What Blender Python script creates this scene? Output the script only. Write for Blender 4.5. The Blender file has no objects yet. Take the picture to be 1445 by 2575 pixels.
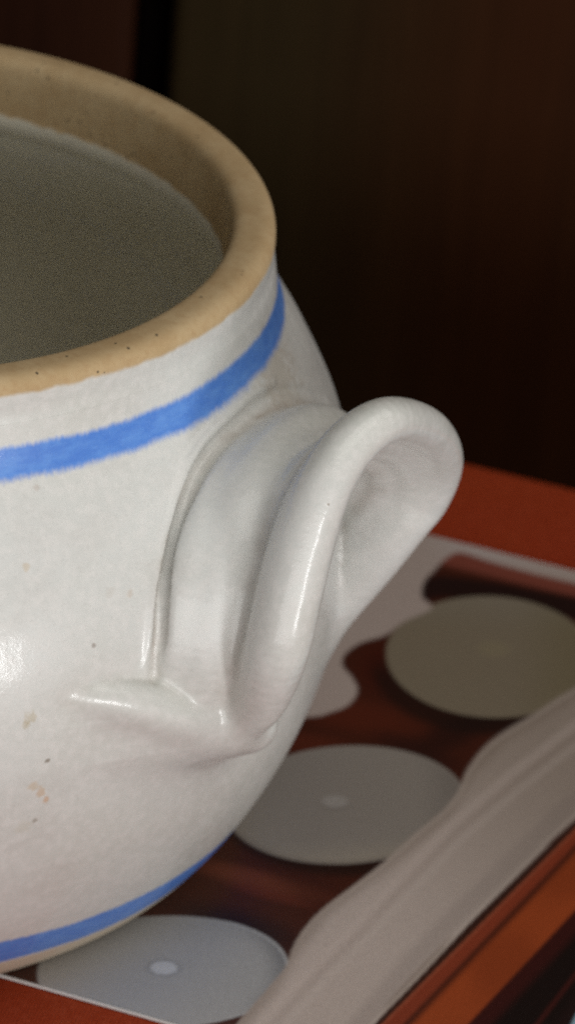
import bpy, math, random
import numpy as np
from mathutils import Vector, Matrix
random.seed(4)
rad = math.radians
scene = bpy.context.scene

# ------------------------------------------------------------------ camera
H = 0.158                                   # height of the pot; table top is z = 0
CAM = np.array([0.10893, -1.0, H + 0.45686])
PITCH, ROLL, FPX = 0.48708, 0.085143, 11978.0
PW, PH = 1445.0, 2575.0
fw = np.array([0, math.cos(PITCH), -math.sin(PITCH)])
rt0 = np.array([1.0, 0, 0]); up0 = np.cross(rt0, fw)
rt = rt0 * math.cos(ROLL) + up0 * math.sin(ROLL)
up = -rt0 * math.sin(ROLL) + up0 * math.cos(ROLL)
cd = bpy.data.cameras.new("camera"); cam = bpy.data.objects.new("camera", cd)
scene.collection.objects.link(cam)
m = Matrix(((rt[0], up[0], -fw[0], CAM[0]), (rt[1], up[1], -fw[1], CAM[1]), (rt[2], up[2], -fw[2], CAM[2]), (0, 0, 0, 1)))
cam.matrix_world = m
cd.sensor_fit = 'VERTICAL'; cd.sensor_height = 24.0; cd.sensor_width = 24.0
cd.lens = 24.0 * FPX / PH
cd.clip_start = 0.05; cd.clip_end = 50
cd.dof.use_dof = True; cd.dof.focus_distance = 0.985
cd.dof.aperture_fstop = (cd.lens / 1000) / 0.0080
scene.camera = cam

# ------------------------------------------------------------------ world, lamps, exposure
w = bpy.data.worlds.new("World"); scene.world = w; w.use_nodes = True
w.node_tree.nodes["Background"].inputs[0].default_value = (1.0, 0.93, 0.80, 1)
w.node_tree.nodes["Background"].inputs[1].default_value = 0.044
def lamp(name, az, el, dist, sx, sy, power, col, target=(0.06, 0, 0.09)):
    L = bpy.data.lights.new(name, 'AREA'); L.shape = 'RECTANGLE'; L.size = sx; L.size_y = sy
    L.energy = power; L.color = col
    o = bpy.data.objects.new(name, L); scene.collection.objects.link(o)
    t = Vector(target)
    d = Vector((math.cos(rad(az)) * math.cos(rad(el)), math.sin(rad(az)) * math.cos(rad(el)), math.sin(rad(el))))
    o.location = t + d * dist
    o.rotation_euler = d.to_track_quat('Z', 'Y').to_euler()
    return o
lamp("window_light", -50.5, 0, 2.6, 0.30, 0.55, 14, (1.0, 1.0, 1.0))
lamp("broad_window_light", -80, 3, 2.9, 3.0, 1.3, 40, (0.995, 0.995, 0.985))
lamp("room_light", -45, 62, 2.4, 1.6, 1.6, 18, (1.0, 0.96, 0.90), (.12, .06, 0))
lamp("side_fill_light", 20, 48, 2.4, 1.2, 1.2, 9, (1.0, 0.96, 0.91), (.15, .10, 0))  # unseen fill lamp, added to brighten the back right of the table
vs = scene.view_settings
vs.view_transform = 'Standard'; vs.look = 'None'; vs.exposure = 0.0; vs.gamma = 1.0; vs.use_curve_mapping = False
scene.render.engine = 'CYCLES'
scene.cycles.max_bounces = 8; scene.cycles.diffuse_bounces = 4
scene.cycles.use_denoising = False
scene.cycles.sampling_pattern = 'BLUE_NOISE'

# ------------------------------------------------------------------ helpers
def link(name, me, mat, parent=None, loc=None):
    o = bpy.data.objects.new(name, me); scene.collection.objects.link(o)
    if mat: me.materials.clear(); me.materials.append(mat)
    if parent: o.parent = parent
    if loc: o.location = loc
    return o
def empty(name, loc=(0, 0, 0), rz=0):
    o = bpy.data.objects.new(name, None); scene.collection.objects.link(o)
    o.location = loc; o.rotation_euler = (0, 0, rz); o.empty_display_size = .05
    return o
def mesh_np(name, V, F, normals=None):
    V = np.asarray(V, dtype=np.float32); F = np.asarray(F, dtype=np.int32)
    me = bpy.data.meshes.new(name)
    me.vertices.add(len(V)); me.vertices.foreach_set("co", V.ravel())
    n = F.shape[1]
    me.loops.add(F.size); me.loops.foreach_set("vertex_index", F.ravel())
    me.polygons.add(len(F))
    me.polygons.foreach_set("loop_start", np.arange(0, F.size, n, dtype=np.int32))
    try: me.polygons.foreach_set("loop_total", np.full(len(F), n, dtype=np.int32))
    except Exception: pass
    me.update(calc_edges=True); me.validate()
    me.polygons.foreach_set("use_smooth", np.ones(len(me.polygons), dtype=bool))
    if normals is not None:
        me.normals_split_custom_set_from_vertices(normals.astype(np.float32))
    return me
def box_mesh(name, x0, x1, y0, y1, z0, z1, bev=0.002):
    import bmesh
    bm = bmesh.new()
    bmesh.ops.create_cube(bm, size=1)
    for v in bm.verts:
        v.co = Vector((x0 if v.co.x < 0 else x1, y0 if v.co.y < 0 else y1, z0 if v.co.z < 0 else z1))
    if bev: bmesh.ops.bevel(bm, geom=list(bm.edges), offset=bev, segments=3, profile=.5, affect='EDGES')
    me = bpy.data.meshes.new(name); bm.to_mesh(me); bm.free()
    return me
def tag(o, label=None, cat=None, kind=None, group=None):
    if label: o['label'] = label
    if cat: o['category'] = cat
    if kind: o['kind'] = kind
    if group: o['group'] = group
    return o
def lin(c):
    c = np.asarray(c, dtype=float) / 255.0
    return np.where(c <= .04045, c / 12.92, ((c + .055) / 1.055) ** 2.4)
def L4(*c): return tuple(lin(c)) + (1,)

class N:
    """small node-building helper"""
    def __init__(s, name):
        s.m = bpy.data.materials.new(name); s.m.use_nodes = True; s.t = s.m.node_tree
        s.b = s.t.nodes["Principled BSDF"]
        s.co = s.t.nodes.new("ShaderNodeTexCoord").outputs["Object"]
    def set(s, i, v):
        if isinstance(v, bpy.types.NodeSocket): s.t.links.new(v, i)
        else: i.default_value = v
    def math(s, op, a, b=0.0, c=0.0, clamp=False):
        n = s.t.nodes.new("ShaderNodeMath"); n.operation = op; n.use_clamp = clamp
        s.set(n.inputs[0], a); s.set(n.inputs[1], b); s.set(n.inputs[2], c); return n.outputs[0]
    def mapr(s, v, a, b, c=0.0, d=1.0, smooth=True):
        n = s.t.nodes.new("ShaderNodeMapRange"); n.interpolation_type = 'SMOOTHSTEP' if smooth else 'LINEAR'
        s.set(n.inputs[0], v); n.inputs[1].default_value = a; n.inputs[2].default_value = b
        n.inputs[3].default_value = c; n.inputs[4].default_value = d; return n.outputs[0]
    def noise(s, scale, detail=2, rough=.5, vec=None, stretch=None, dist=0.0):
        v = vec or s.co
        if stretch:
            mp = s.t.nodes.new("ShaderNodeMapping"); s.t.links.new(v, mp.inputs[0]); mp.inputs["Scale"].default_value = stretch; v = mp.outputs[0]
        n = s.t.nodes.new("ShaderNodeTexNoise"); s.t.links.new(v, n.inputs["Vector"])
        n.inputs["Scale"].default_value = scale; n.inputs["Detail"].default_value = detail
        n.inputs["Roughness"].default_value = rough; n.inputs["Distortion"].default_value = dist
        return n.outputs["Fac"]
    def vor(s, scale, rnd=1.0, feature='F1', out="Distance"):
        n = s.t.nodes.new("ShaderNodeTexVoronoi"); s.t.links.new(s.co, n.inputs["Vector"]); n.feature = feature
        n.inputs["Scale"].default_value = scale; n.inputs["Randomness"].default_value = rnd; return n.outputs[out]
    def mix(s, f, a, b, mode='MIX'):
        n = s.t.nodes.new("ShaderNodeMix"); n.data_type = 'RGBA'; n.blend_type = mode
        s.set(n.inputs[0], f); s.set(n.inputs[6], a); s.set(n.inputs[7], b); return n.outputs[2]
    def xyz(s):
        n = s.t.nodes.new("ShaderNodeSeparateXYZ"); s.t.links.new(s.co, n.inputs[0]); return n.outputs
    def dist(s, p):
        n = s.t.nodes.new("ShaderNodeVectorMath"); n.operation = 'DISTANCE'; s.t.links.new(s.co, n.inputs[0])
        n.inputs[1].default_value = p; return n.outputs["Value"]
    def bump(s, h, strength, distance, prev=None):
        n = s.t.nodes.new("ShaderNodeBump"); n.inputs["Strength"].default_value = strength
        n.inputs["Distance"].default_value = distance; s.t.links.new(h, n.inputs["Height"])
        if prev: s.t.links.new(prev, n.inputs["Normal"])
        return n.outputs[0]
    def out(s, color=None, rough=None, normal=None, spec=None, coat=None, coat_rough=None):
        if color is not None: s.set(s.b.inputs["Base Color"], color)
        if rough is not None: s.set(s.b.inputs["Roughness"], rough)
        if normal is not None: s.set(s.b.inputs["Normal"], normal)
        if spec is not None: s.set(s.b.inputs["Specular IOR Level"], spec)
        if coat is not None: s.set(s.b.inputs["Coat Weight"], coat)
        if coat_rough is not None: s.set(s.b.inputs["Coat Roughness"], coat_rough)
        return s.m

def ray(x, y):
    d = fw + rt * (x - PW / 2) / FPX - up * (y - PH / 2) / FPX
    return d / np.linalg.norm(d)
def proj(X):
    d = X - CAM; ww = d @ fw
    return PW / 2 + FPX * (d @ rt) / ww, PH / 2 - FPX * (d @ up) / ww

# ------------------------------------------------------------------ pot profile (outer wall), z measured from the rim
KZ = np.array([-.158, -.155, -.146, -.137, -.116, -.094, -.072, -.052, -.034, -.020, -.008])
KR = np.array([.0942, .0977, .1052, .1105, .1193, .1238, .1244, .1203, .1116, .1035, .1009])
def outer_r(z):
    z = np.clip(z, KZ[0], KZ[-1]); i = np.clip(np.searchsorted(KZ, z) - 1, 0, len(KZ) - 2)
    mm = np.gradient(KR, KZ); h = KZ[i + 1] - KZ[i]; t = (z - KZ[i]) / h
    return (2*t**3-3*t**2+1)*KR[i]+(t**3-2*t**2+t)*h*mm[i]+(-2*t**3+3*t**2)*KR[i+1]+(t**3-t**2)*h*mm[i+1]
def on_body(x, y):
    d = ray(x, y); t = np.linspace(.7, 1.4, 14001); X = CAM + t[:, None] * d
    r = np.hypot(X[:, 0], X[:, 1]); z = X[:, 2] - H
    ok = (r < outer_r(z)) & (z < -.008) & (z > -.158)
    return X[ok.argmax()]

# ------------------------------------------------------------------ materials
def glaze(name, bands=True, inside=False):
    n = N(name); x, y, z = n.xyz()
    zr = n.math('SUBTRACT', z, H)
    r = n.math('SQRT', n.math('ADD', n.math('MULTIPLY', x, x), n.math('MULTIPLY', y, y)))
    big = n.noise(14, 3, .55); mid = n.noise(60, 3, .6); fine = n.noise(420, 3, .6); grain = n.noise(1500, 2, .6)
    col = n.mix(n.mapr(big, .35, .7), (.725, .74, .715, 1), (.67, .68, .635, 1))
    col = n.mix(n.mapr(mid, .45, .75, 0, .35), col, (.60, .58, .545, 1))
    col = n.mix(n.mapr(fine, .38, .72, 0, .55), col, (.80, .79, .76, 1))
    col = n.mix(n.mapr(grain, .5, .8, 0, .3), col, (.52, .51, .48, 1))
    if inside: col = n.mix(1.0, col, (.97, .92, .80, 1), 'MULTIPLY')  # olive shade of the pot's interior put into the glaze colour
    # iron specks
    vd = n.vor(170); sel = n.vor(170, out="Color")
    sx = n.t.nodes.new("ShaderNodeSeparateColor"); n.t.links.new(sel, sx.inputs[0])
    rare = n.math('GREATER_THAN', sx.outputs[0], .972)
    size = n.math('MULTIPLY', sx.outputs[1], .055)
    spk = n.math('MULTIPLY', rare, n.math('LESS_THAN', vd, n.math('ADD', size, .012)))
    col = n.mix(n.math('MULTIPLY', spk, .6), col, (.20, .13, .07, 1))
    # soft tan stains; the broad one above the handle also has shading painted in
    for px, py, s1, c, k in [(76, 1806, .0013, (.50, .42, .26, 1), .6), (68, 1822, .0010, (.50, .43, .28, 1), .55),
                          (84, 1978, .0011, (.60, .45, .27, 1), .55), (104, 1992, .0011, (.60, .40, .22, 1), .65), (116, 2010, .0009, (.62, .36, .18, 1), .75),
                          (121, 1913, .0006, (.15, .10, .05, 1), .8), (64, 1424, .0009, (.62, .50, .34, 1), .6), (328, 1490, .0008, (.55, .42, .3, 1), .4),
                          (280, 1490, .0010, (.56, .51, .44, 1), .3), (236, 1622, .0005, (.2, .14, .1, 1), .7), (88, 2062, .0006, (.2, .15, .1, 1), .6),
                          (60, 2080, .0016, (.60, .57, .47, 1), .45), (700, 940, .010, (.40, .31, .20, 1), .45), (92, 1226, .0008, (.5, .42, .36, 1), .5)]:
        P = on_body(px, py)
        d = n.math('ADD', n.dist(tuple(P)), n.math('MULTIPLY', n.math('SUBTRACT', n.noise(650, 3), .5), s1 * 3.0))
        col = n.mix(n.mapr(d, s1 * .5, s1 * 1.45, k * .8, 0), col, c)
    if not inside:
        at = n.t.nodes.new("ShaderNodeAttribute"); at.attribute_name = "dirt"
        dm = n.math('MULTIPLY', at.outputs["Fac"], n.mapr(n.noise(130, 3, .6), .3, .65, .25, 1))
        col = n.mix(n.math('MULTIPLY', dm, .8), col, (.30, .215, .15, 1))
    rough = n.mapr(fine, .3, .8, .36, .50)
    if bands:
        st = n.noise(1300, 2, .6, stretch=(1, 1, .12)); st2 = n.noise(170, 2, .5, stretch=(1, 1, .25)); wv = n.noise(22, 1)
        zz = n.math('ADD', zr, n.math('ADD', n.math('MULTIPLY', n.math('SUBTRACT', st, .5), .0013),
             n.math('ADD', n.math('MULTIPLY', n.math('SUBTRACT', st2, .5), .0012), n.math('MULTIPLY', n.math('SUBTRACT', wv, .5), .0016))))
        a = n.math('MULTIPLY', n.mapr(zz, -.0229, -.0208), n.mapr(zz, -.0160, -.0142, 1, 0))
        b = n.math('MULTIPLY', n.mapr(zz, -.1474, -.1462), n.mapr(zz, -.1378, -.1364, 1, 0))
        outside = n.math('GREATER_THAN', r, n.mapr(zr, -.158, -.14, .085, .0985, smooth=False))
        a = n.math('MULTIPLY', a, n.math('LESS_THAN', r, .1072))
        band = n.math('MULTIPLY', n.math('MAXIMUM', a, b), n.math('MULTIPLY', outside, .96))
        stk = n.noise(260, 3, .65, stretch=(.6, .6, 1.6))
        blue = n.mix(n.mapr(stk, .3, .8), (.062, .225, .74, 1), (.12, .33, .85, 1))
        blue = n.mix(n.mapr(grain, .5, .75, 0, .18), blue, (.22, .38, .75, 1))
        col = n.mix(band, col, blue)
        # bare clay: lip, the band below it inside, and the foot
        e = n.math('MULTIPLY', n.math('SUBTRACT', n.noise(160, 3, .6), .5), .0022)
        ze = n.math('ADD', zr, e)
        lip_out = n.math('MULTIPLY', n.mapr(ze, -.0040, -.0026), n.math('GREATER_THAN', r, .0950))
        lip_in = n.math('MULTIPLY', n.mapr(ze, -.0142, -.0134), n.math('LESS_THAN', r, .0951))
        foot = n.mapr(n.math('ADD', zz, 0), -.1482, -.1471, 1, 0)
        foot = n.math('MULTIPLY', foot, outside)
        clay = n.mix(n.mapr(n.noise(90, 4, .6), .3, .7), (.50, .355, .185, 1), (.585, .44, .25, 1))
        clay = n.mix(n.mapr(n.noise(600, 3, .6), .4, .8, 0, .6), clay, (.44, .28, .135, 1))
        pv = n.vor(700); ps = n.vor(700, out="Color")
        sp = n.t.nodes.new("ShaderNodeSeparateColor"); n.t.links.new(ps, sp.inputs[0])
        dens = n.mapr(n.noise(120, 2), .45, .65, .985, .89)
        pit = n.math('MULTIPLY', n.math('GREATER_THAN', sp.outputs[0], dens), n.math('LESS_THAN', pv, .28))
        clay = n.mix(n.math('MULTIPLY', pit, .85), clay, (.06, .045, .03, 1))
        clm = n.math('MINIMUM', n.math('ADD', n.math('ADD', lip_out, lip_in), foot), 1.0)
        footc = n.mix(foot, clay, (.58, .50, .38, 1))
        col = n.mix(clm, col, footc)
        rough = n.math('ADD', rough, n.math('MULTIPLY', clm, .42))
        coat = n.math('MULTIPLY', n.math('SUBTRACT', 1.0, clm), .38)
    else: coat = .38
    h = n.math('ADD', n.math('MULTIPLY', fine, .5), n.math('MULTIPLY', grain, .25))
    nm = n.bump(h, .5, .00017)
    nm = n.bump(n.noise(55, 2), .5, .0006, nm)
    nm = n.bump(n.noise(9, 1, stretch=(1, 1, 5)), .35, .0018, nm)
    n.out(col, rough, nm, .45, coat, .13)
    n.set(n.b.inputs["Coat Normal"], nm)
    return n.m
M_body = glaze("glazed_stoneware"); M_inner = glaze("shade_tinted_inner_glaze", inside=True)

def wood(name, c1, c2, scale=1.0, rough=.5):
    n = N(name)
    g = n.noise(60 * scale, 4, .6, stretch=(1, 1, .06), dist=.6)
    g2 = n.noise(420 * scale, 2, .6, stretch=(1, 1, .03))
    broad = n.noise(4, 2, .5, stretch=(1, 1, .3))
    col = n.mix(n.mapr(g, .3, .7), c1, c2)
    col = n.mix(n.mapr(g2, .45, .7, 0, .5), col, tuple(v * .45 for v in c1[:3]) + (1,))
    col = n.mix(n.mapr(broad, .35, .7, 0, .6), col, tuple(v * .6 for v in c2[:3]) + (1,))
    return n.out(col, rough, n.bump(g2, .3, .0004), .05)

# ------------------------------------------------------------------ pot
pot = empty("stoneware_pot")
tag(pot, "white glazed stoneware pot with blue bands and bare tan rim, on the printed sheet", "pot")
def lathe(name, prof, seg, mat, parent):
    a = np.linspace(0, 2 * np.pi, seg, endpoint=False); prof = np.array(prof)
    n = len(prof)
    V = np.stack([np.outer(np.cos(a), prof[:, 0]), np.outer(np.sin(a), prof[:, 0]), np.tile(prof[:, 1] + H, (seg, 1))], -1).reshape(-1, 3)
    wob = .0007 * np.sin(2 * np.arctan2(V[:, 1], V[:, 0]) + .5) * np.clip((V[:, 2] - H + .012) / .01, 0, 1)
    V[:, 2] += wob
    i = np.arange(seg)[:, None]; j = np.arange(n - 1)[None]
    i2 = (i + 1) % seg
    F = np.stack([i * n + j, i * n + j + 1 + 0 * i, i2 * n + j + 1, i2 * n + j], -1).reshape(-1, 4)[:, ::-1]
    return link(name, mesh_np(name, V, F), mat, parent)
LC, LZ, LR = .0955, -.0040, .0052          # lip: rounded ring
zs = np.linspace(-.1575, -.010, 190)
outer = [(.070, -.1560), (.086, -.1562), (.0910, -.1578), (.0930, -.1580)] + [(float(outer_r(z)), float(z)) for z in zs]
neck = [(LC + LR * math.copysign(abs(math.cos(a)) ** .8, math.cos(a)) * 1.03, LZ + LR * .86 * math.copysign(abs(math.sin(a)) ** .8, math.sin(a)) + .0007) for a in np.linspace(-.15, math.pi / 2, 16)]
top = [(LC - (LR - .0002) * abs(math.cos(a)) ** .7, LZ + LR * .86 * abs(math.sin(a)) ** .7 + .0007) for a in np.linspace(math.pi / 2, math.pi, 16)[1:]]
inner = [(.0903, -.008), (.0903, -.011), (.0902, -.0134), (.0896, -.0146), (.0894, -.0158), (.0897, -.0172), (.0912, -.0190)] + \
        [(float(outer_r(z)) - .0078 - .001 * min(1, (-.018 - z) / .01), float(z)) for z in np.linspace(-.0215, -.138, 60)] + \
        [(.095, -.1440), (.085, -.1480), (.07, -.1500), (.04, -.1508), (.0005, -.151)]
junc = outer[-1]
rim_o = [junc] + [(.1007, -.0080), (.1008, -.0060)] + neck
seg = 640
lathe("rim", rim_o + top + inner[:3], seg, M_body, pot)['label'] = "bare unglazed tan rim"
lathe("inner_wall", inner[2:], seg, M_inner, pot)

# ---- handle: implicit surface blended onto the body
AZ = rad(-22.0)
RH = np.array([math.cos(AZ), math.sin(AZ), 0]); TH = np.array([-math.sin(AZ), math.cos(AZ), 0])
def catmull(P, k=8):
    P = np.array(P, float); Q = np.vstack([2 * P[0] - P[1], P, 2 * P[-1] - P[-2]]); out = []
    for i in range(1, len(Q) - 2):
        for t in np.linspace(0, 1, k, endpoint=False):
            a, b, c, d = Q[i - 1:i + 3]
            out.append(.5 * (2 * b + (c - a) * t + (2 * a - 5 * b + 4 * c - d) * t * t + (3 * b - a - 3 * c + d) * t ** 3))
    out.append(P[-1]); return np.array(out)
# each row: s (tangential, mm), rho (radial, mm), z (mm from rim), radius (mm)
TUBES = [
  [(-46.4, 110.5, -74, 7), (-46.2, 112, -62, 7.4), (-42.5, 111.5, -50, 7.4), (-34.5, 111, -41, 7.4), (-22, 109.5, -35.5, 7.4), (-6, 109, -35, 7.4), (12, 109.5, -38.5, 7.4), (28, 110, -45, 7.4), (39, 111, -54, 7.4), (44, 111, -66, 7.4), (45, 109, -80, 6.6)],
  [(-44, 116, -82, 5), (-45, 118, -69, 6.6), (-42.8, 118.5, -57, 7), (-37, 118.3, -45, 7), (-27, 117.5, -35.5, 7), (-13, 117.2, -31.5, 7), (4, 117, -32.5, 7), (20, 117, -38.5, 6.8), (32, 117.2, -49, 6.8), (40, 116.5, -62, 6.8), (43, 112, -82, 6)],
  [(-32, 116, -86, 4.0), (-37, 123.5, -82.5, 5.0), (-41.5, 131, -75, 5.8), (-46.8, 136.4, -58.5, 7.0), (-43.4, 137.1, -44.7, 7.2), (-38.6, 137.5, -32.4, 7.0), (-33.6, 138.8, -22, 6.3), (-25.5, 141, -14.6, 5.8), (-15, 145, -12, 5.2), (7.5, 146, -23.7, 5), (25, 144, -39.5, 5), (30, 140, -52.3, 5.2), (28, 136, -60, 5.2), (27.5, 130, -71, 5.2), (28, 123, -83, 5), (30, 116, -94, 4.5)],
]
def seglist(rows, k=4):
    C = catmull(rows, k) / 1000.0
    P = C[:, 0:1] * TH + C[:, 1:2] * RH + np.stack([0 * C[:, 0], 0 * C[:, 0], C[:, 2] + H], -1)
    return P, C[:, 3]
def tube_sdf(X, P, R):
    d = np.full(len(X), 9.0, np.float32)
    for a, b, ra, rb in zip(P[:-1], P[1:], R[:-1], R[1:]):
        a = a.astype(np.float32); ab = (b - a).astype(np.float32)
        pa = X - a; t = np.clip(pa @ ab / (ab @ ab), 0, 1)
        q = pa - t[:, None] * ab
        d = np.minimum(d, np.sqrt((q * q).sum(1)) - (ra + (rb - ra) * t).astype(np.float32))
    return d
def smin(a, b, k):
    h = np.maximum(k - np.abs(a - b), 0) / k
    return np.minimum(a, b) - h * h * h * k / 6.0
def body_sdf(X):
    z = X[:, 2] - H; r = np.hypot(X[:, 0], X[:, 1]); R = outer_r(z)
    dz = (outer_r(z + .0005) - outer_r(z - .0005)) / .001
    return (r - R) / np.sqrt(1 + dz * dz)
def body_frame(px, py, lift=0.0):
    P = on_body(px, py); q = P.copy(); q[2] = 0; q /= np.linalg.norm(q)
    return P + q * lift
PT = [seglist(r, k) for r, k in zip(TUBES, (6, 6, 8))]
def resample(P, R, n=44):
    L = np.concatenate([[0], np.cumsum(np.linalg.norm(np.diff(P, axis=0), axis=1))]); t = np.linspace(0, L[-1], n)
    return np.stack([np.interp(t, L, P[:, k]) for k in range(3)], 1), np.interp(t, L, R)
WEB = []
for fr, sink in ((.30, .0040), (.52, .0049), (.74, .0034)):
    (Pa, Ra), (Pb, Rb) = resample(*PT[1]), resample(*PT[2])
    Pw = Pa * (1 - fr) + Pb * fr
    cen = 0.0 * TH + 0.125 * RH + np.array([0, 0, H - .075])
    q = cen - Pw; q -= np.outer(q @ RH, RH); q /= np.maximum(np.linalg.norm(q, axis=1, keepdims=True), 1e-9)
    WEB.append((Pw + q * sink, np.full(len(Pw), .0042)))
# the roll of clay smeared round the foot of the near leg
def smear(pts, k=6):
    rows = []
    for px, py, lift, rr in pts: rows.append(list(body_frame(px, py, lift / 1000)) + [rr / 1000])
    C = catmull(rows, k); return C[:, :3], C[:, 3]
SM = [smear([(110, 1768, -6.0, 2.6), (170, 1768, -5.0, 3.4), (240, 1766, -3.4, 4.1), (330, 1768, -1.2, 4.6), (430, 1786, 1.3, 5.1), (520, 1800, 3.8, 5.3), (585, 1798, 5.2, 4.7)]),
      smear([(360, 1850, -5.2, 4.4), (450, 1845, -3.0, 4.8), (530, 1832, .0, 4.6), (582, 1808, 2.6, 4.0)])]
CREASE = smear([(380, 1700, 1.0, .6), (385, 1650, 1.0, 1.1), (394, 1600, 1.0, 1.3), (403, 1500, 1.0, 1.5), (423, 1400, 1.0, 1.7), (448, 1300, 1.0, 1.8), (482, 1200, 1.0, 1.8), (533, 1120, 1.0, 1.8), (604, 1050, 1.1, 1.7), (655, 1006, 1.2, 1.5), (700, 980, .7, 1.1), (760, 979, .9, 1.0), (815, 1000, 1.2, .8)], 3)
BEAD = smear([(362, 1735, -3.2, 1.0), (368, 1700, -1.6, 1.3), (375, 1650, -.4, 1.0), (381, 1580, -.2, 1.0), (390, 1500, -.2, 1.1), (410, 1400, -.4, 1.2), (434, 1300, -.5, 1.3), (466, 1200, -.5, 1.5), (517, 1114, -.5, 1.5), (588, 1042, -.6, 1.4), (640, 997, -.9, 1.3), (690, 972, -1.8, 1.1)], 3)
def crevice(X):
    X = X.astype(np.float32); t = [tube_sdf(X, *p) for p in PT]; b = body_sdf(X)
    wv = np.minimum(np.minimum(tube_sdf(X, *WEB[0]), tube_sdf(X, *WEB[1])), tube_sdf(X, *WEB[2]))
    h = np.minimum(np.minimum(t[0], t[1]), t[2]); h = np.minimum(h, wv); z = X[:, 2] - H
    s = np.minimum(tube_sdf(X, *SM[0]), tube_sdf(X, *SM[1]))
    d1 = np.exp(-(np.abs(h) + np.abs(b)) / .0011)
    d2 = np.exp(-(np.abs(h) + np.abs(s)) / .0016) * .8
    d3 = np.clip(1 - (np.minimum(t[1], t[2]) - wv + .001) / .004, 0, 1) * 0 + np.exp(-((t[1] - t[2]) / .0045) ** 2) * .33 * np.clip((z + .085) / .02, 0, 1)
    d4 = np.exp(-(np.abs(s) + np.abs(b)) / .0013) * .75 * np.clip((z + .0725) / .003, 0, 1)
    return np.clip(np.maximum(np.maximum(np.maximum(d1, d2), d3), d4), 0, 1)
def F(X):
    X = X.astype(np.float32)
    t = [tube_sdf(X, *p) for p in PT]
    wb = [tube_sdf(X, *p) for p in WEB]
    h = smin(t[0], t[1], .005)
    wv = smin(smin(wb[0], wb[1], .004), wb[2], .004)
    h = smin(h, wv, .0075)
    s = smin(tube_sdf(X, *SM[0]), tube_sdf(X, *SM[1]), .008)
    b = body_sdf(X)
    z = X[:, 2] - H
    kb = (.0011 + .0085 * np.clip((-.0735 - z) / .012, 0, 1)).astype(np.float32)
    bb = smin(b, tube_sdf(X, *BEAD), .0034)
    hs = smin(h, s, .0024); rs = smin(t[2], s, .0085)
    hh = smin(hs, rs, .0064)
    hb = smin(hh, bb, kb + (.0045 * np.clip((.002 - (s - h)) / .004, 0, 1) * np.clip((-.0685 - z) / .006, 0, 1)).astype(np.float32))
    hb = -smin(-hb, tube_sdf(X, *CREASE), .0026)            # a narrow channel pressed in beside the strap
    return hb.astype(np.float32) - 6e-6, np.minimum(hh, s)
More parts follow.
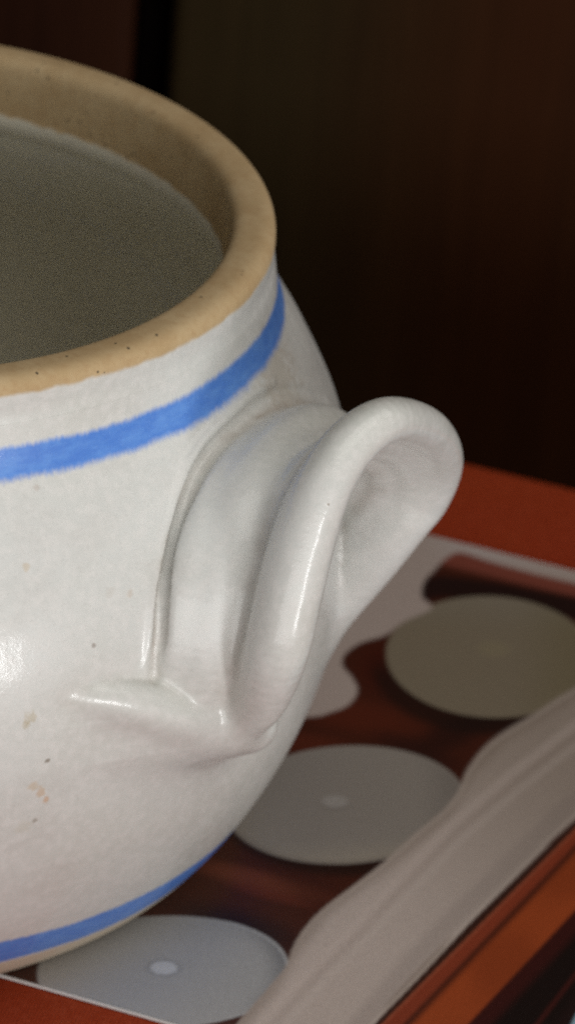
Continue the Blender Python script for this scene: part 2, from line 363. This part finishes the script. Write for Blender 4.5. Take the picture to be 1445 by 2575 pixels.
def handle_mesh():
    vox = .00078
    lo = np.array([-.094, .072, -.118]); hi = np.array([.094, .156, -.006])
    n = np.ceil((hi - lo) / vox).astype(int) + 1
    g = [lo[i] + vox * np.arange(n[i]) for i in range(3)]
    S, Rr, Z = np.meshgrid(*g, indexing='ij')
    X = (S[..., None] * TH + Rr[..., None] * RH); X[..., 2] = Z + H
    k4 = 4                                                  # coarse pass first, then only the cells near the surface
    Xc = X[::k4, ::k4, ::k4]; nc = Xc.shape[:3]
    vc = F(Xc.reshape(-1, 3))[0].reshape(nc)
    val = np.repeat(np.repeat(np.repeat(vc, k4, 0), k4, 1), k4, 2)[:n[0], :n[1], :n[2]].copy()
    mc = np.abs(vc) < vox * k4 * 1.9
    near = np.repeat(np.repeat(np.repeat(mc, k4, 0), k4, 1), k4, 2)[:n[0], :n[1], :n[2]]
    val[near] = F(X[near])[0]
    # surface nets
    sg = val < 0
    c = np.zeros(tuple(n - 1), np.int8)
    for dx in (0, 1):
        for dy in (0, 1):
            for dz in (0, 1): c += sg[dx:n[0]-1+dx, dy:n[1]-1+dy, dz:n[2]-1+dz]
    act = (c > 0) & (c < 8)
    idx = -np.ones(act.shape, np.int64); idx[act] = np.arange(act.sum())
    cells = np.argwhere(act)
    P = lo + (cells + .5) * vox
    W = P[:, 0:1] * TH + P[:, 1:2] * RH; W[:, 2] = P[:, 2] + H
    def grad(W, e=1.2e-4):
        G = np.zeros((len(W), 3))
        T = np.array([(1, 1, 1), (1, -1, -1), (-1, 1, -1), (-1, -1, 1)], float)   # tetrahedral differences
        for t_ in T: G += t_ * F(W + t_ * e)[0].astype(float)[:, None] / (4 * e)
        return G
    def project(W, it):
        for _ in range(it):
            G = grad(W); f = F(W)[0].astype(float)
            st = (f / np.maximum((G * G).sum(1), .3))[:, None] * G
            ln = np.linalg.norm(st, axis=1, keepdims=True); st *= np.minimum(1, vox * .5 / np.maximum(ln, 1e-9))
            W = W - st
        return W
    W = project(W, 2)
    faces = []
    for ax in range(3):
        o1, o2 = [(1, 2), (2, 0), (0, 1)][ax]
        sl0 = [slice(1, -1)] * 3; sl1 = [slice(1, -1)] * 3
        sl0[ax] = slice(0, -1); sl1[ax] = slice(1, None)
        a = sg[tuple(sl0)]; bb = sg[tuple(sl1)]
        ch = np.argwhere(a != bb); inside = a[a != bb]
        base = ch + 1; base[:, ax] -= 1
        q = []
        for (u, v2) in ((-1, -1), (0, -1), (0, 0), (-1, 0)):
            p = base.copy(); p[:, o1] += u; p[:, o2] += v2; q.append(idx[p[:, 0], p[:, 1], p[:, 2]])
        q = np.stack(q, 1); q[~inside] = q[~inside][:, ::-1]
        faces.append(q)
    Fc = np.vstack(faces); Fc = Fc[(Fc >= 0).all(1)]
    for r_ in range(2):                                     # even the net out, then put it back on the surface
        S_ = np.zeros_like(W); cnt = np.zeros(len(W))
        for k in range(4):
            for o in (1, 3):
                q_ = W[Fc[:, (k + o) % 4]]; nb = len(W)
                S_ += np.stack([np.bincount(Fc[:, k], q_[:, c_], nb) for c_ in range(3)], 1); cnt += np.bincount(Fc[:, k], minlength=nb)
        inner_v = cnt > 6
        W = np.where(inner_v[:, None], W + .55 * (S_ / np.maximum(cnt, 1)[:, None] - W), W)
        W = project(W, 1)
    G = grad(W); Nn = G / np.maximum(np.linalg.norm(G, axis=1, keepdims=True), 1e-9)
    fnm = np.cross(W[Fc[:, 2]] - W[Fc[:, 0]], W[Fc[:, 3]] - W[Fc[:, 1]])
    if (fnm * Nn[Fc[:, 0]]).sum() < 0: Fc = Fc[:, ::-1]; fnm = -fnm
    VN = np.zeros_like(W)
    for k in range(4): np.add.at(VN, Fc[:, k], fnm)
    VN /= np.maximum(np.linalg.norm(VN, axis=1, keepdims=True), 1e-15)
    wgt = (np.clip((.97 - (VN * Nn).sum(1)) / .05, 0, 1) * (region(W) < .9))[:, None]
    Nn = Nn * (1 - wgt) + VN * wgt; Nn /= np.maximum(np.linalg.norm(Nn, axis=1, keepdims=True), 1e-9)
    bd = body_sdf(W)
    keep = ((bd > 4e-4) | (region(W) < 1.0))[Fc].all(1)
    Fc = Fc[keep]
    e = np.cross(W[Fc[:, 1]] - W[Fc[:, 0]], W[Fc[:, 2]] - W[Fc[:, 0]])
    if (e * Nn[Fc[:, 0]]).sum(1).mean() < 0: Fc = Fc[:, ::-1]
    hd = F(W)[1]
    on_handle = (hd < .0012)[Fc].sum(1) >= 2
    return W, Fc, Nn, on_handle, crevice(W)
def region(X):
    az = np.arctan2(X[:, 1], X[:, 0]); z = X[:, 2] - H
    return np.hypot((az - AZ) / rad(46), (z + .0615) / .0485)
def part_mesh(name, W, Fc, Nn, dirt):
    used = np.unique(Fc); mp = -np.ones(len(W), np.int64); mp[used] = np.arange(len(used))
    me = mesh_np(name, W[used], mp[Fc], Nn[used])
    at = me.attributes.new("dirt", 'FLOAT', 'POINT'); at.data.foreach_set("value", dirt[used].astype(np.float32))
    return me
W, Fc, Nn, oh, dirt = handle_mesh()
h1 = link("handle", part_mesh("handle", W, Fc[oh], Nn, dirt), M_body, pot)
h2 = link("handle", h1.data, M_body, pot); h2.rotation_euler = (0, 0, math.pi)
# outer wall of the pot: turned surface, opened where each handle patch is let in
def outer_wall():
    pr = np.array(outer); a = np.linspace(0, 2 * np.pi, 720, endpoint=False); n = len(pr); seg = 720
    V = np.stack([np.outer(np.cos(a), pr[:, 0]), np.outer(np.sin(a), pr[:, 0]), np.tile(pr[:, 1] + H, (seg, 1))], -1).reshape(-1, 3)
    tz = np.gradient(pr[:, 0]), np.gradient(pr[:, 1]); nr, nz = tz[1], -tz[0]; L = np.hypot(nr, nz); nr, nz = nr / L, nz / L
    dz = (outer_r(pr[:, 1] + .0005) - outer_r(pr[:, 1] - .0005)) / .001
    ok = pr[:, 1] > -.157; L = np.sqrt(1 + dz * dz); nr = np.where(ok, 1 / L, nr); nz = np.where(ok, -dz / L, nz)
    NV = np.stack([np.outer(np.cos(a), nr), np.outer(np.sin(a), nr), np.tile(nz, (seg, 1))], -1).reshape(-1, 3)
    i = np.arange(seg)[:, None]; j = np.arange(n - 1)[None]; i2 = (i + 1) % seg
    Q = np.stack([i * n + j, i * n + j + 1 + 0 * i, i2 * n + j + 1, i2 * n + j], -1).reshape(-1, 4)[:, ::-1]
    flip = V * np.array([-1, -1, 1])
    cut = (region(V) < .955) | (region(flip) < .955)
    Q = Q[~cut[Q].any(1)]
    pf = Fc[~oh]; used = np.unique(pf); mp = -np.ones(len(W), np.int64); mp[used] = np.arange(len(used)); pf = mp[pf]
    PW_, PN, PD = W[used], Nn[used], dirt[used]
    f2 = np.array([-1, -1, 1])
    VV = np.vstack([V, PW_, PW_ * f2]); NN = np.vstack([NV, PN, PN * f2])
    FF = np.vstack([Q, pf + len(V), pf + len(V) + len(PW_)])
    me = mesh_np("body", VV, FF, NN)
    at = me.attributes.new("dirt", 'FLOAT', 'POINT'); at.data.foreach_set("value", np.concatenate([np.zeros(len(V)), PD, PD]).astype(np.float32))
    return me
link("body", outer_wall(), M_body, pot)

# ------------------------------------------------------------------ table, cloth, printed sheet (turned 19 degrees)
TA = rad(-19.0)
U = np.array([math.cos(TA), math.sin(TA)]); Vv = np.array([-math.sin(TA), math.cos(TA)])
def sheet_material():
    n = N("printed_paper")
    at = n.t.nodes.new("ShaderNodeAttribute"); at.attribute_name = "ink"; 
    c = at.outputs["Color"]
    g = n.noise(2600, 2, .6); g2 = n.noise(700, 2, .6)
    c = n.mix(n.mapr(g, .3, .7, .0, .22), c, (.0, .0, .0, 1))
    return n.out(c, .42, n.bump(g2, .08, .0001), .35)
def ellipse(px, py, cx, cy, a, b, ang=0, p=2.0):
    t = rad(ang); x = px - cx; y = py - cy
    u = (x * math.cos(t) + y * math.sin(t)) / a; v = (-x * math.sin(t) + y * math.cos(t)) / b
    return (np.abs(u) ** p + np.abs(v) ** p) ** (1 / p), u, v
def sst(x, a, b):
    t = np.clip((x - a) / (b - a), 0, 1); return t * t * (3 - 2 * t)
def poly_sd(px, py, pts):
    """signed distance in tracing pixels to a closed outline (negative inside)"""
    P = np.array(pts, float); d = np.full(px.shape, 1e9); ins = np.zeros(px.shape, bool)
    for a, b in zip(P, np.roll(P, -1, 0)):
        e = b - a; wx = px - a[0]; wy = py - a[1]
        t = np.clip((wx * e[0] + wy * e[1]) / (e @ e), 0, 1)
        d = np.minimum(d, (wx - t * e[0]) ** 2 + (wy - t * e[1]) ** 2)
        c1 = (a[1] > py) != (b[1] > py)
        with np.errstate(divide='ignore', invalid='ignore'):
            ins ^= c1 & (px < (b[0] - a[0]) * (py - a[1]) / (b[1] - a[1] + 1e-12) + a[0])
    d = np.sqrt(d); return np.where(ins, -d, d)
def line_d(px, py, pts):
    P = np.array(pts, float); d = np.full(px.shape, 1e9); sgn = np.zeros(px.shape)
    for a, b in zip(P[:-1], P[1:]):
        e = b - a; wx = px - a[0]; wy = py - a[1]
        t = np.clip((wx * e[0] + wy * e[1]) / (e @ e), 0, 1)
        q = np.hypot(wx - t * e[0], wy - t * e[1]); s = np.sign(e[0] * wy - e[1] * wx)
        m_ = q < d; d = np.where(m_, q, d); sgn = np.where(m_, s, sgn)
    return d * sgn
INK = 1.9
def rounded(pts, k=6):
    P = np.array(pts, float); n_ = len(P); out = []
    for i in range(n_):
        a, b, c, d = P[i - 1], P[i], P[(i + 1) % n_], P[(i + 2) % n_]
        for t in np.linspace(0, 1, k, endpoint=False):
            out.append(.5 * (2 * b + (c - a) * t + (2 * a - 5 * b + 4 * c - d) * t * t + (3 * b - a - 3 * c + d) * t ** 3))
    return out
def ink(px, py):
    n_ = px.size
    C = np.zeros((n_, 3)); 
    def put(mask, rgb):
        nonlocal C
        rgb = np.asarray(rgb, float)
        c = lin(rgb) * INK
        C = C * (1 - mask[:, None]) + c * mask[:, None]
    put(np.ones(n_), (50, 20, 11))
    # soft reflections and dark areas of the pictured dark wood
    for cx, cy, a, b, ang, rgb, k in [(640, 2210, 260, 34, 14, (90, 44, 28), .7), (600, 2330, 230, 60, 16, (24, 10, 12), .9), (900, 1800, 240, 60, 10, (66, 25, 13), .8),
                                   (760, 1870, 160, 40, 5, (74, 30, 17), .6), (960, 1680, 80, 90, 0, (52, 14, 6), .8), (1050, 1890, 150, 40, 20, (34, 14, 10), .8), (1130, 1850, 120, 50, -20, (30, 12, 8), .8),
                                   (680, 2250, 150, 20, 14, (84, 36, 24), .5), (760, 2210, 150, 60, 30, (44, 16, 12), .5), (1240, 1800, 170, 40, -10, (26, 12, 8), .8)]:
        e, _, _ = ellipse(px, py, cx, cy, a, b, ang); put(k * (1 - sst(e, .2, 1.1)), rgb)
    # top right band of pictured wood, black line
    up_ = line_d(px, py, [(1040, 1410), (1445, 1510), (2200, 1690)])
    put(sst(up_, -70, -56) * (1 - sst(up_, -20, 4)), (98, 50, 40))
    put((1 - sst(np.abs(line_d(px, py, [(1062, 1482), (1110, 1474), (1250, 1492), (1445, 1530), (2200, 1690)])), 16, 38)) * .95, (22, 10, 9))
    # printed shadows round the discs
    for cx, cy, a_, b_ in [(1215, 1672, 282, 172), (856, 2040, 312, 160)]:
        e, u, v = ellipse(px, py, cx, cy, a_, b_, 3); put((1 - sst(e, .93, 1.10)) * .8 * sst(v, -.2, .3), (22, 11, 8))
    # disc 3
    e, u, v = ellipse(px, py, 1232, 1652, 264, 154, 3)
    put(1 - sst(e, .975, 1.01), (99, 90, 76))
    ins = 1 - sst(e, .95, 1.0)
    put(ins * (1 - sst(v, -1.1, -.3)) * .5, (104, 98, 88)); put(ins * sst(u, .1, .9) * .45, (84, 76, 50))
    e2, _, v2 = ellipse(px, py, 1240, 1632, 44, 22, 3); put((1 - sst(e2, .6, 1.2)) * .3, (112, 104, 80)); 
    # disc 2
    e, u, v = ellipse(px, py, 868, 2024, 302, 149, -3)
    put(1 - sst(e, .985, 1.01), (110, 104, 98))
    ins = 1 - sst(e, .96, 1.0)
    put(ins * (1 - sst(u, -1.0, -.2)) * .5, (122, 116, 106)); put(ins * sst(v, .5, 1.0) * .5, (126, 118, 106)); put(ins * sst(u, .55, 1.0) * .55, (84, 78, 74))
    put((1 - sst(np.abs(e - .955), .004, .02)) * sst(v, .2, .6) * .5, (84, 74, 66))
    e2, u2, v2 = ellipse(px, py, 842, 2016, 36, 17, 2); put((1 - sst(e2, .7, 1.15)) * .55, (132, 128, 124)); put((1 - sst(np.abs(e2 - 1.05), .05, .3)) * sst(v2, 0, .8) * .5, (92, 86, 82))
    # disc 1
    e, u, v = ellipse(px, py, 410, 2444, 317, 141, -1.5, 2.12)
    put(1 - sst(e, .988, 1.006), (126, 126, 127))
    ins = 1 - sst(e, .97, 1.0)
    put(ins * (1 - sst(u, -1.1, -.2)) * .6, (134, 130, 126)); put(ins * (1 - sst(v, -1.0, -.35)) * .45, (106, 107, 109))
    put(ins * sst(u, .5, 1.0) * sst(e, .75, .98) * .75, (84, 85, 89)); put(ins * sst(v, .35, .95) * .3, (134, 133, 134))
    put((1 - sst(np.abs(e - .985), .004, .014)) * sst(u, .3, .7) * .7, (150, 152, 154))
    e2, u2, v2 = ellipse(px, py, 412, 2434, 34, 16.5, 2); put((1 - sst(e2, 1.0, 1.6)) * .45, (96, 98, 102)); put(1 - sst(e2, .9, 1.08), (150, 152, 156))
    # pale leaf-like shape behind the pot with its long light arm
    blob = [(600, 1300), (1055, 1341), (1157, 1353), (1278, 1384), (1445, 1423), (2300, 1622), (2300, 1668), (1445, 1467), (1326, 1438), (1229, 1411), (1157, 1389), (1120, 1404), (1092, 1433), (1066, 1462), (1060, 1500),
            (1084, 1530), (1016, 1563), (968, 1597), (905, 1617), (866, 1646), (861, 1675), (885, 1704), (898, 1738), (876, 1772), (832, 1791), (774, 1803), (600, 1800)]
    d = poly_sd(px, py, rounded(blob))
    put(1 - sst(d, -6, 6), (138, 126, 120))
    put((1 - sst(d, -6, 6)) * (1 - sst(py, 1340, 1460)) * sst(px, 1050, 1200) * .6, (150, 142, 142))
    # small dark triangle left of the pot's shadow
    # long pale strip
    sa = [(2200, 1380), (1700, 1600), (1445, 1733), (1342, 1798), (1267, 1843), (1217, 1883), (1176, 1936), (1152, 1990), (1112, 2040), (1042, 2098), (962, 2170), (887, 2228), (812, 2285), (762, 2338), (735, 2385), (718, 2430), (676, 2482), (595, 2575),
          (440, 2760), (780, 2760), (942, 2574), (1007, 2506), (1072, 2438), (1172, 2330), (1272, 2229), (1372, 2128), (1445, 2057), (2200, 1385)]
    d = poly_sd(px, py, rounded(sa))
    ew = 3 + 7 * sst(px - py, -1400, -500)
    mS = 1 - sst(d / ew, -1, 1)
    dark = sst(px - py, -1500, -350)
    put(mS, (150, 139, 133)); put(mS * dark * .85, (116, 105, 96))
    fr = line_d(px, py, [(520, 2660), (676, 2482), (735, 2385), (812, 2285), (962, 2170), (1112, 2040), (1176, 1936), (1267, 1843), (1445, 1733), (2200, 1380)])
    put(mS * (1 - sst(np.abs(fr), 4, 42)) * .5, (98, 86, 76))
    lf = line_d(px, py, [(520, 2760), (688, 2575), (800, 2452), (900, 2352), (1010, 2235), (1150, 2090), (1300, 1962), (1445, 1850), (2200, 1400)])
    put(mS * (1 - sst(np.abs(lf), 0, 28)) * .17, (112, 98, 92)); put(mS * (1 - sst(np.abs(lf + 22), 4, 20)) * .3, (164, 152, 146)); put(mS * (1 - sst(np.abs(lf - 20), 2, 18)) * .2, (168, 158, 152))
    sl = line_d(px, py, [(942, 2574), (1007, 2500), (1072, 2430), (1150, 2352)])
    put(mS * (1 - sst(np.abs(sl + 2), 5, 16)) * sst(px, 940, 990) * (1 - sst(px, 1100, 1150)) * .55, (100, 86, 76))
    lg = line_d(px, py, [(900, 2590), (1040, 2420), (1168, 2290), (1292, 2170), (1445, 2020)])
    put(mS * (1 - sst(np.abs(lg + 6), 8, 40)) * .3, (104, 94, 90))
    put(mS * (1 - sst(np.abs(d + 5), 1, 6)) * .3 * sst(px, 700, 1000), (166, 156, 148))
    # dark line, thin orange strip, dark line, wide orange strip, black
    pts0 = [(780, 2760), (944, 2575), (1075, 2440), (1176, 2325), (1300, 2207), (1445, 2066), (2200, 1400)]
    d0 = line_d(px, py, pts0)                       # positive to the right / below
    right = sst(d0, -1, 3)
    put(right * (1 - mS), (42, 22, 16))
    B = [(800, 2760), (957, 2575), (1445, 2082), (2200, 1420)]; Bd = line_d(px, py, B)
    put(sst(Bd, 0, 6) * (1 - mS), (106, 44, 26))
    put((1 - sst(np.abs(Bd - 4), 1, 6)) * .5 * (1 - mS), (140, 74, 52))
    Cd = line_d(px, py, [(860, 2760), (1016, 2575), (1445, 2126), (2200, 1440)])
    put(sst(Cd, -9, 5), (58, 24, 14)); put(sst(Cd, 3, 26), (124, 54, 24))
    put(sst(Cd, 6, 24) * sst(np.sin(px * .021 + py * .013) + np.sin(px * .009 - py * .02 + 1), -.5, 1.6) * .45, (96, 38, 16))
    Dd = line_d(px, py, [(1010, 2760), (1174, 2575), (1445, 2286), (2200, 1560)])
    put(sst(Dd, -3, 6), (44, 14, 12)); put(sst(Dd, 30, 60), (17, 9, 8))
    Ed = line_d(px, py, [(1180, 2760), (1350, 2575), (1445, 2452), (2200, 1600)])
    put((1 - sst(np.abs(Ed), 2, 10)) * .6, (62, 22, 18)); put(sst(Ed, 10, 60) * .6, (30, 16, 16))
    put(sst(line_d(px, py, [(1380, 2700), (1432, 2575), (1470, 2500), (2200, 1700)]), -2, 8), (118, 146, 160))
    return C
v0, v1, u0, u1 = -.0579, .1935, -.020, .277
def sheet():
    st = .0005
    us = np.arange(.0, .216, st); vv = np.arange(v0, v1 + 1e-6, st); vv[-1] = v1
    us = np.concatenate([np.arange(u0, 0, .004), us, np.arange(.216, u1, .004)])
    A, B = np.meshgrid(us, vv, indexing='ij')
    X = np.stack([A * U[0] + B * Vv[0], A * U[1] + B * Vv[1], np.full(A.shape, .00045)], -1).reshape(-1, 3)
    X[:, 2] += .00008 * np.sin(X[:, 0] * 40) * np.sin(X[:, 1] * 31)
    px, py = proj(X)
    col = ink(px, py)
    # white unprinted margin at the cut
    dv = (B.ravel() - v0)
    n, mN = len(us), len(vv)
    i = np.arange(n - 1)[:, None]; j = np.arange(mN - 1)[None]
    Fq = np.stack([i * mN + j, (i + 1) * mN + j, (i + 1) * mN + j + 1, i * mN + j + 1], -1).reshape(-1, 4)
    me = mesh_np("printed_sheet", X, Fq)
    at = me.color_attributes.new("ink", 'FLOAT_COLOR', 'POINT')
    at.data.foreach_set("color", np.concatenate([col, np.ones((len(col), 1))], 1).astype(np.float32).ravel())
    return me
M_sheet = sheet_material()
sh = empty("printed_sheet"); tag(sh, "glossy printed sheet picturing grey discs and a long pale strip, lying under the pot", "printed sheet")
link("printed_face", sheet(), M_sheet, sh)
n = N("paper_core"); M_core = n.out((.86, .86, .84, 1), .7)
c0 = [(u0, v0 - .0003), (u1 + .0004, v0 - .0003), (u1 + .0004, v1 + .0004), (u0 - .0004, v1 + .0004)]
def quadprism(name, cs, z0, z1, mat, parent=None):
    P = [tuple(a * U + b * Vv) for a, b in cs]
    V = [(x, y, z0) for x, y in P] + [(x, y, z1) for x, y in P]
    me = bpy.data.meshes.new(name); me.from_pydata(V, [], [(3, 2, 1, 0), (4, 5, 6, 7), (0, 1, 5, 4), (1, 2, 6, 5), (2, 3, 7, 6), (3, 0, 4, 7)]); me.update()
    return link(name, me, mat, parent)
quadprism("paper_core", c0, -.0003, .00025, M_core, sh)

def cloth_material():
    n = N("red_woven_cloth")
    mp = n.t.nodes.new("ShaderNodeMapping"); n.t.links.new(n.co, mp.inputs[0]); mp.inputs["Rotation"].default_value = (0, 0, rad(12))
    wv = []
    for dr in ('X', 'Y'):
        w_ = n.t.nodes.new("ShaderNodeTexWave"); w_.bands_direction = dr; w_.inputs["Scale"].default_value = 330
        w_.inputs["Distortion"].default_value = 1.2; w_.inputs["Detail"].default_value = 2; w_.inputs["Detail Scale"].default_value = .6
        n.t.links.new(mp.outputs[0], w_.inputs["Vector"]); wv.append(w_.outputs["Fac"])
    hh = n.math('MULTIPLY', wv[0], wv[1])
    col = n.mix(n.mapr(hh, .1, .8), (.27, .027, .003, 1), (.46, .056, .005, 1))
    col = n.mix(n.mapr(n.noise(900, 3, .7), .4, .75, 0, .6), col, (.46, .080, .028, 1))
    col = n.mix(n.mapr(n.noise(12, 3), .35, .7, 0, .4), col, (.28, .022, .008, 1))
    return n.out(col, .85, n.bump(hh, .8, .0004), .2)
M_cloth = cloth_material()
ve = .2452
def cloth_sheet():
    us = np.linspace(-.9, .8, 341); prof = []
    for v in np.linspace(-.62, ve - .006, 170): prof.append((v, 0.0))
    for a in np.linspace(0, math.pi / 2, 9): prof.append((ve - .006 + .006 * math.sin(a), -.006 + .006 * math.cos(a)))
    for z in np.linspace(-.012, -.20, 24): prof.append((ve, z))
    prof = np.array(prof)
    A = us[:, None] + 0 * prof[None, :, 0]; B = prof[None, :, 0] + 0 * us[:, None]; Zz = prof[None, :, 1] + 0 * us[:, None]
    B = B + np.clip(-Zz, 0, .2) * .12 * np.sin(A * 60)
    Zz = Zz - .0006
    X = np.stack([A * U[0] + B * Vv[0], A * U[1] + B * Vv[1], Zz], -1).reshape(-1, 3)
    n_, mN = A.shape; i = np.arange(n_ - 1)[:, None]; j = np.arange(mN - 1)[None]
    Fq = np.stack([i * mN + j, (i + 1) * mN + j, (i + 1) * mN + j + 1, i * mN + j + 1], -1).reshape(-1, 4)
    return mesh_np("tablecloth", X, Fq)
cl = link("tablecloth", cloth_sheet(), M_cloth); tag(cl, "plain red woven cloth covering the table under the printed sheet", "tablecloth")
M_dark = wood("dark_table_wood", (.05, .02, .01, 1), (.09, .035, .016, 1))
tb = empty("table", (0, 0, 0), TA); tag(tb, "dark wooden table hidden under the red cloth", "table")
link("tabletop", box_mesh("tabletop", -.88, .78, -.6, ve - .004, -.034, -.0025), M_dark, tb)
for lx in (-.84, .74):
    for ly in (-.56, ve - .05): link("leg", box_mesh("leg", lx - .03, lx + .03, ly - .03, ly + .03, -.76, -.0342), M_dark, tb)

# ------------------------------------------------------------------ cabinet behind the table
M_red = wood("reddish_wood", (.030, .0105, .0055, 1), (.046, .016, .008, 1))
M_brown = wood("red_brown_wood", (.016, .0048, .0018, 1), (.024, .007, .0025, 1)); M_gap = wood("black_wood", (.006, .003, .002, 1), (.008, .004, .0025, 1))
def panel_wood():
    n = N("stained_panel_wood"); x, y, z = n.xyz()
    g = n.noise(60, 4, .6, stretch=(1, 1, .06), dist=.6); g2 = n.noise(420, 2, .6, stretch=(1, 1, .03))
    t = n.mapr(n.math('ADD', x, n.math('MULTIPLY', n.math('SUBTRACT', n.noise(6, 2, stretch=(1, 1, .3)), .5), .05)), PX + .03, PX + .12)
    col = n.mix(t, n.mix(n.mapr(g, .3, .7), (.031, .0200, .0080, 1), (.038, .0240, .0095, 1)), n.mix(n.mapr(g, .3, .7), (.040, .0130, .0046, 1), (.048, .0158, .0056, 1)))
    col = n.mix(n.mapr(g2, .45, .7, 0, .15), col, (.006, .003, .0015, 1))
    return n.out(col, .6, n.bump(g2, .3, .0004), .05)
cb = empty("wooden_cabinet", (.02, .46, -.76)); tag(cb, "tall dark wooden cabinet standing in shade behind the table", "cabinet")
def on_y(px, py, y):
    d = ray(px, py); return (CAM + d * (y - CAM[1]) / d[1])
xg0 = on_y(340, 0, .46)[0] - .02; xg1 = on_y(436, 0, .46)[0] - .02; xg2 = on_y(880, 300, .46)[0] - .02
link("door", box_mesh("door", xg0 - .42, xg0, 0, .022, .05, 1.5, .004), M_red, cb)['label'] = "reddish door"
link("recess", box_mesh("recess", xg0 + .0005, xg1 - .0005, .028, .04, .05, 1.5, .001), M_gap, cb)
PX = xg1
link("panel", box_mesh("panel", xg1, xg2 + .5, .004, .024, .05, 1.5, .004), panel_wood(), cb)['label'] = "olive brown panel turning reddish to the right"
link("carcass", box_mesh("carcass", xg0 - .43, xg2 + .51, .045, .40, 0, 1.52, .003), M_brown, cb)
n = N("dark_floorboards"); M_floor = n.out(n.mix(n.noise(8, 3, stretch=(1, .1, 1)), (.04, .02, .012, 1), (.08, .04, .02, 1)), .6)
me = bpy.data.meshes.new("floor"); me.from_pydata([(-4, -4, -.76), (4, -4, -.76), (4, 4, -.76), (-4, 4, -.76)], [], [(0, 1, 2, 3)]); me.update()
tag(link("floor", me, M_floor), None, None, "structure")
n = N("dark_wall"); M_wall = n.out((.05, .04, .03, 1), .8)
me = bpy.data.meshes.new("wall"); me.from_pydata([(-4, .9, -.76), (4, .9, -.76), (4, .9, 2), (-4, .9, 2)], [], [(0, 1, 2, 3)]); me.update()
tag(link("wall", me, M_wall), None, None, "structure")
bpy.context.view_layer.update()
